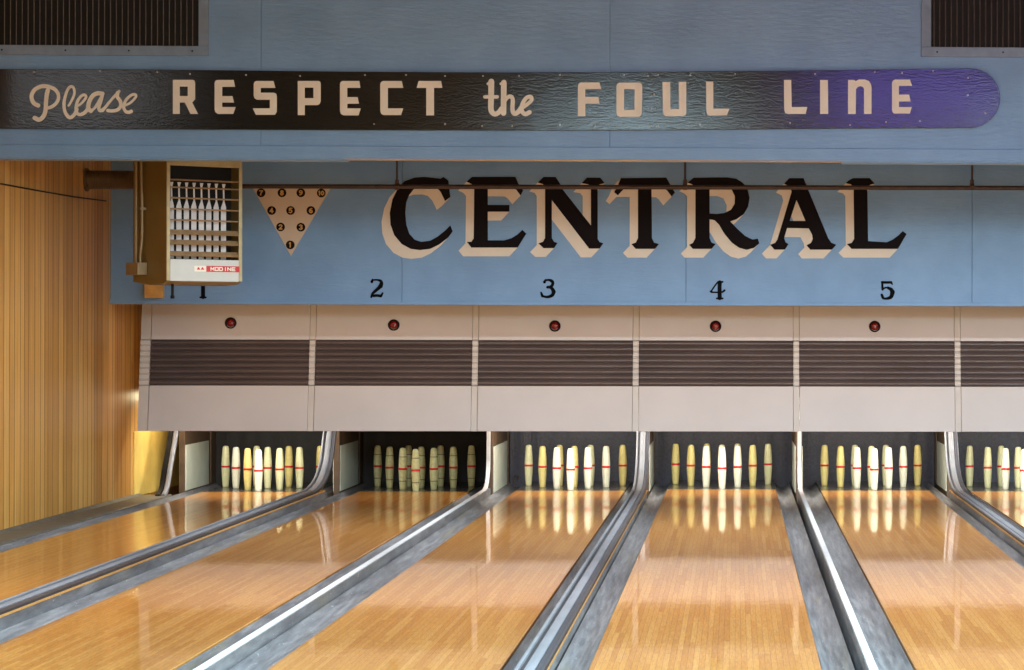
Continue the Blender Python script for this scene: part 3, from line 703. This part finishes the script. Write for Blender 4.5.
# kickbacks
for b in range(6):
    X = BX[b]; t = .028
    root = empty('kickback', (X, 25.5, ZS), ['brown kickback board with white plate at the left of the pins nearest the wood wall', 'brown kickback board with white plate dividing the first two pin racks', 'brown kickback board with white plate between pins under numbers 2 and 3',
        'brown kickback board with pale plates between pins under numbers 3 and 4', 'brown kickback board with pale plates between pins under numbers 4 and 5', 'brown kickback board with white plate right of the pins under number 5'][b], 'partition', 'kickback partitions between the pin racks'); S = root.location.copy()
    m = MB(); m.box(X-t, X+t, (25.98 if b == 0 else 25.9 if b % 2 else 25.6), Y_BACK-.004, ZS+.001, 1.5); m.build('board', M['kick'], root, shift=S, bevel=.004)
    for s_ in (-1, 1):
        if b == 0 and s_ < 0: continue
        m = MB(); xa = X+s_*t
        ya = 26.0 if b == 0 else 25.92 if b % 2 else 25.65
        m.extr([(ya, -.005), (27.12, -.005), (27.12, .425), (ya, .425)], 'X', min(xa, xa+s_*.008), max(xa, xa+s_*.008)); m.build('plate', M['plate'], root, shift=S)
        m = MB(); m.box(min(xa, xa+s_*.012), max(xa, xa+s_*.012), 27.22, 27.28, 0, 1.2); m.build('batten', M['kick'], root, shift=S)
# curved guard strip at the left end of the first lane
root = empty('guard_strip', (BX[0], 25.0, ZS), 'curved grey metal strip rising beside the yellow lit board', 'strip')
path = bend((25.15, .0), (25.33, .01), (25.45, .22), 10) + [(25.68, .48), (25.80, .66), (25.86, .85)]
m = MB(); m.sweep([(-.02, -.02), (-.02, .006), (-.01, .012), (.01, .012), (.02, .006), (.02, -.02)], [(o+Vector((BX[0]-.005, 0, 0)), A, B) for o, A, B in path_frames(path)])
m.build('strip', M['steel'], root, smooth=True, shift=root.location)
m = MB(); m.sweep([(-.02, -.03), (-.02, .006), (.02, .006), (.02, -.03)], [(o+Vector((BX[0]-.056, 0, 0)), A, B) for o, A, B in path_frames(path)])
m.build('edge', M['blackm'], root, shift=root.location)
# pit curtains
XB2 = BX + [LX[5]+LW/2+.215]
for i in range(6):
    xa, xb = XB2[i]+.03, XB2[i+1]-.03
    m = MB(); n = 40; prof = []
    for k in range(n+1):
        x = xa+(xb-xa)*k/n; prof.append((x, Y_BACK-.02+.0015*math.sin(k*1.3)))
    prof += [(xb, Y_BACK+.03), (xa, Y_BACK+.03)]
    m.extr(prof, 'Z', ZS+.001, 1.3)
    tag(m.build('pit_curtain', M['curtain_dark'] if i < 2 else M['curtain'], shift=((xa+xb)/2, Y_BACK, ZS)), ['black curtain behind the pins nearest the wood wall', 'unlit black curtain behind the dim pins under the number 2', 'dark grey curtain behind the pins under the number 3', 'dark grey curtain behind the pins under the number 4', 'speckled grey curtain behind the pins under the number 5', 'dark curtain behind the pins at the right edge'][i], 'curtain', 'pit curtains behind the pins')
# ring hanging in the third pit
c = on_y(516, 481, Y_BACK-.05)
m = MB(); m.tube([(c.x+.026*math.cos(a), c.y, c.z+.03+.026*math.sin(a)) for a in [(-.3*math.pi)+1.7*math.pi*k/18 for k in range(19)]], .006, 8)
m.tube([(c.x-.02, c.y, c.z+.01), (c.x-.018, c.y, c.z-.045)], .006, 8)
tag(m.build('hook', M['kick'], smooth=True, shift=c), 'small rusty hook at the lower left of the curtain under number 3', 'hook')

# ------------------------------------------------------------------ candlepins
BODY = [(0, 0), (.0235, 0), (.0262, .004), (.0285, .03), (.0318, .075), (.0348, .125), (.0368, .175), (.0372, .2), (.0368, .225), (.0348, .275), (.0318, .325), (.0285, .370), (.0255, .388), (.019, .397), (.010, .400), (0, .400)]
BODY = [(r*1.09, z) for r, z in BODY]
def band_profile(z0, z1, e):
    def r(z):
        for (r0, a), (r1, b) in zip(BODY[1:], BODY[2:]):
            if a <= z <= b and b > a: return r0+(r1-r0)*(z-a)/(b-a)
        return .03
    return [(r(z0)-.001, z0), (r(z0)+e, z0), (r(z1)+e, z1), (r(z1)-.001, z1)]
def proto_mesh(name, prof, mat):
    m = MB(); m.lathe(prof, 24); bmesh.ops.recalc_face_normals(m.bm, faces=m.bm.faces)
    me = bpy.data.meshes.new(name); m.bm.to_mesh(me); m.bm.free(); me.materials.append(mat)
    for p in me.polygons: p.use_smooth = True
    return me
body_me = {k: proto_mesh('body', BODY, M[v]) for k, v in dict(w='p_white', p='p_pale', y='p_yellow', d='p_dingy').items()}
band_me = proto_mesh('band', band_profile(.189, .208, .0008), M['band'])
ring_me = [proto_mesh('joint_ring', band_profile(z, z+.007, .0006), M['ring']) for z in (.078, .310)]
SPOT = {1: (0, 0), 2: (-.5, 1), 3: (.5, 1), 4: (-1, 2), 5: (0, 2), 6: (1, 2), 7: (-1.5, 3), 8: (-.5, 3), 9: (.5, 3), 10: (1.5, 3)}
SAY = {1: 'front head pin', 2: 'left in second row', 3: 'right in second row', 4: 'left in third row', 5: 'middle of third row', 6: 'right in third row', 7: 'far left in back row', 8: 'second from left in back row', 9: 'second from right in back row', 10: 'far right in back row'}
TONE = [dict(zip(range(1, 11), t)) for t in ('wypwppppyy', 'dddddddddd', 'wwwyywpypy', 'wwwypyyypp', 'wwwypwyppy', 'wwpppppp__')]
PLACE = ['rack beside wood wall', 'dim unlit rack', 'rack below letters E and N', 'rack below letter R', 'rack below letter L', 'rack at right edge']
CN = dict(w='white', p='pale cream', y='yellowed', d='dingy ringed')
def part(name, me, parent):
    o = bpy.data.objects.new(name, me); COL.objects.link(o); o.parent = parent; return o
for i in range(6):
    for s_ in ((1, 2, 4, 5, 7, 8) if i == 5 else range(1, 11)):
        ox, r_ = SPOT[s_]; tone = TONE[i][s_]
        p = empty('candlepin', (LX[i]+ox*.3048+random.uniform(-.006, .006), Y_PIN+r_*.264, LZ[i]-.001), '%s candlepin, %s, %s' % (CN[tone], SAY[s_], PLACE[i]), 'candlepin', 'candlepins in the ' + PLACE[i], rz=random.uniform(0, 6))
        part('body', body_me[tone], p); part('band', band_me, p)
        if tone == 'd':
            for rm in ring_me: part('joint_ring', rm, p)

# ------------------------------------------------------------------ light
w = bpy.data.worlds.new('world'); SC.world = w; w.use_nodes = True
w.node_tree.nodes['Background'].inputs[0].default_value = (.9, .95, 1, 1); w.node_tree.nodes['Background'].inputs[1].default_value = .0
def area(name, loc, rot, sx, sy, power, col=(1, 1, 1), spread=180):
    l = bpy.data.lights.new(name, 'AREA'); l.shape = 'RECTANGLE'; l.size = sx; l.size_y = sy; l.energy = power; l.color = col; l.spread = math.radians(spread)
    o = bpy.data.objects.new(name, l); o.location = loc; o.rotation_euler = rot; COL.objects.link(o); return o
for Y in (3.0, 6.0, 9.0):
    for X in (-1.2, 4.5, 6.1, 7.7):
        area('ceiling_fluorescent', (X, Y, 3.76), (0, 0, 0), 1.2, 2.4, 560, (.58, .86, 1))
for X in (-3.4, -.3, 2.8, 6):
    area('lane_fill', (X, 15.5, 4.42), (0, 0, 0), 1.2, .8, 85, (.92, .97, 1), 115)  # unseen row added to brighten the near part of the lanes
area('warm_fill', (1, -1.2, 1.4), (math.radians(90), 0, 0), 11, 1.2, 560, (1, .57, .25))  # unseen warm panel behind the camera, added to lift the ambient light
for X in (-2.9, -1.0, .9, 2.8, 4.7, 6.6):
    area('soffit_tube', (X, 20.72, 2.98), (0, 0, 0), 1.5, .12, 68, (.84, .95, 1), 172)
for i in range(6):
    e = [26, 1.2, 26, 22, 26, 24][i]
    area('pit_lamp', (LX[i], 25.32, .93), (math.radians(28), 0, 0), 1.0, .08, e, (1, .97, .86))
area('side_pit_lamp', (BX[0]-.12, 26.0, .9), (0, math.radians(30), 0), .08, .8, 4.5, (1, .86, .52))
area('blue_neon', (1.8, 14.3, 3.78), (math.radians(90), 0, 0), 2.0, .5, 27, (.24, .19, 1))
area('mask_warm_fill', (.5, 24.36, 1.86), (0, 0, 0), 11, .04, 34, (1, .5, .16))  # unseen strip added to warm the upper mask panels
area('sign_glare_panel', (-6.3, 14.3, 3.75), (math.radians(90), 0, 0), 1.5, .55, 7, (.95, .97, 1))  # unseen panel added for the pale glare on the sign's left end

vs = SC.view_settings; vs.view_transform = 'Standard'; vs.look = 'None'; vs.gamma = 1; vs.use_curve_mapping = False; vs.exposure = 0.03
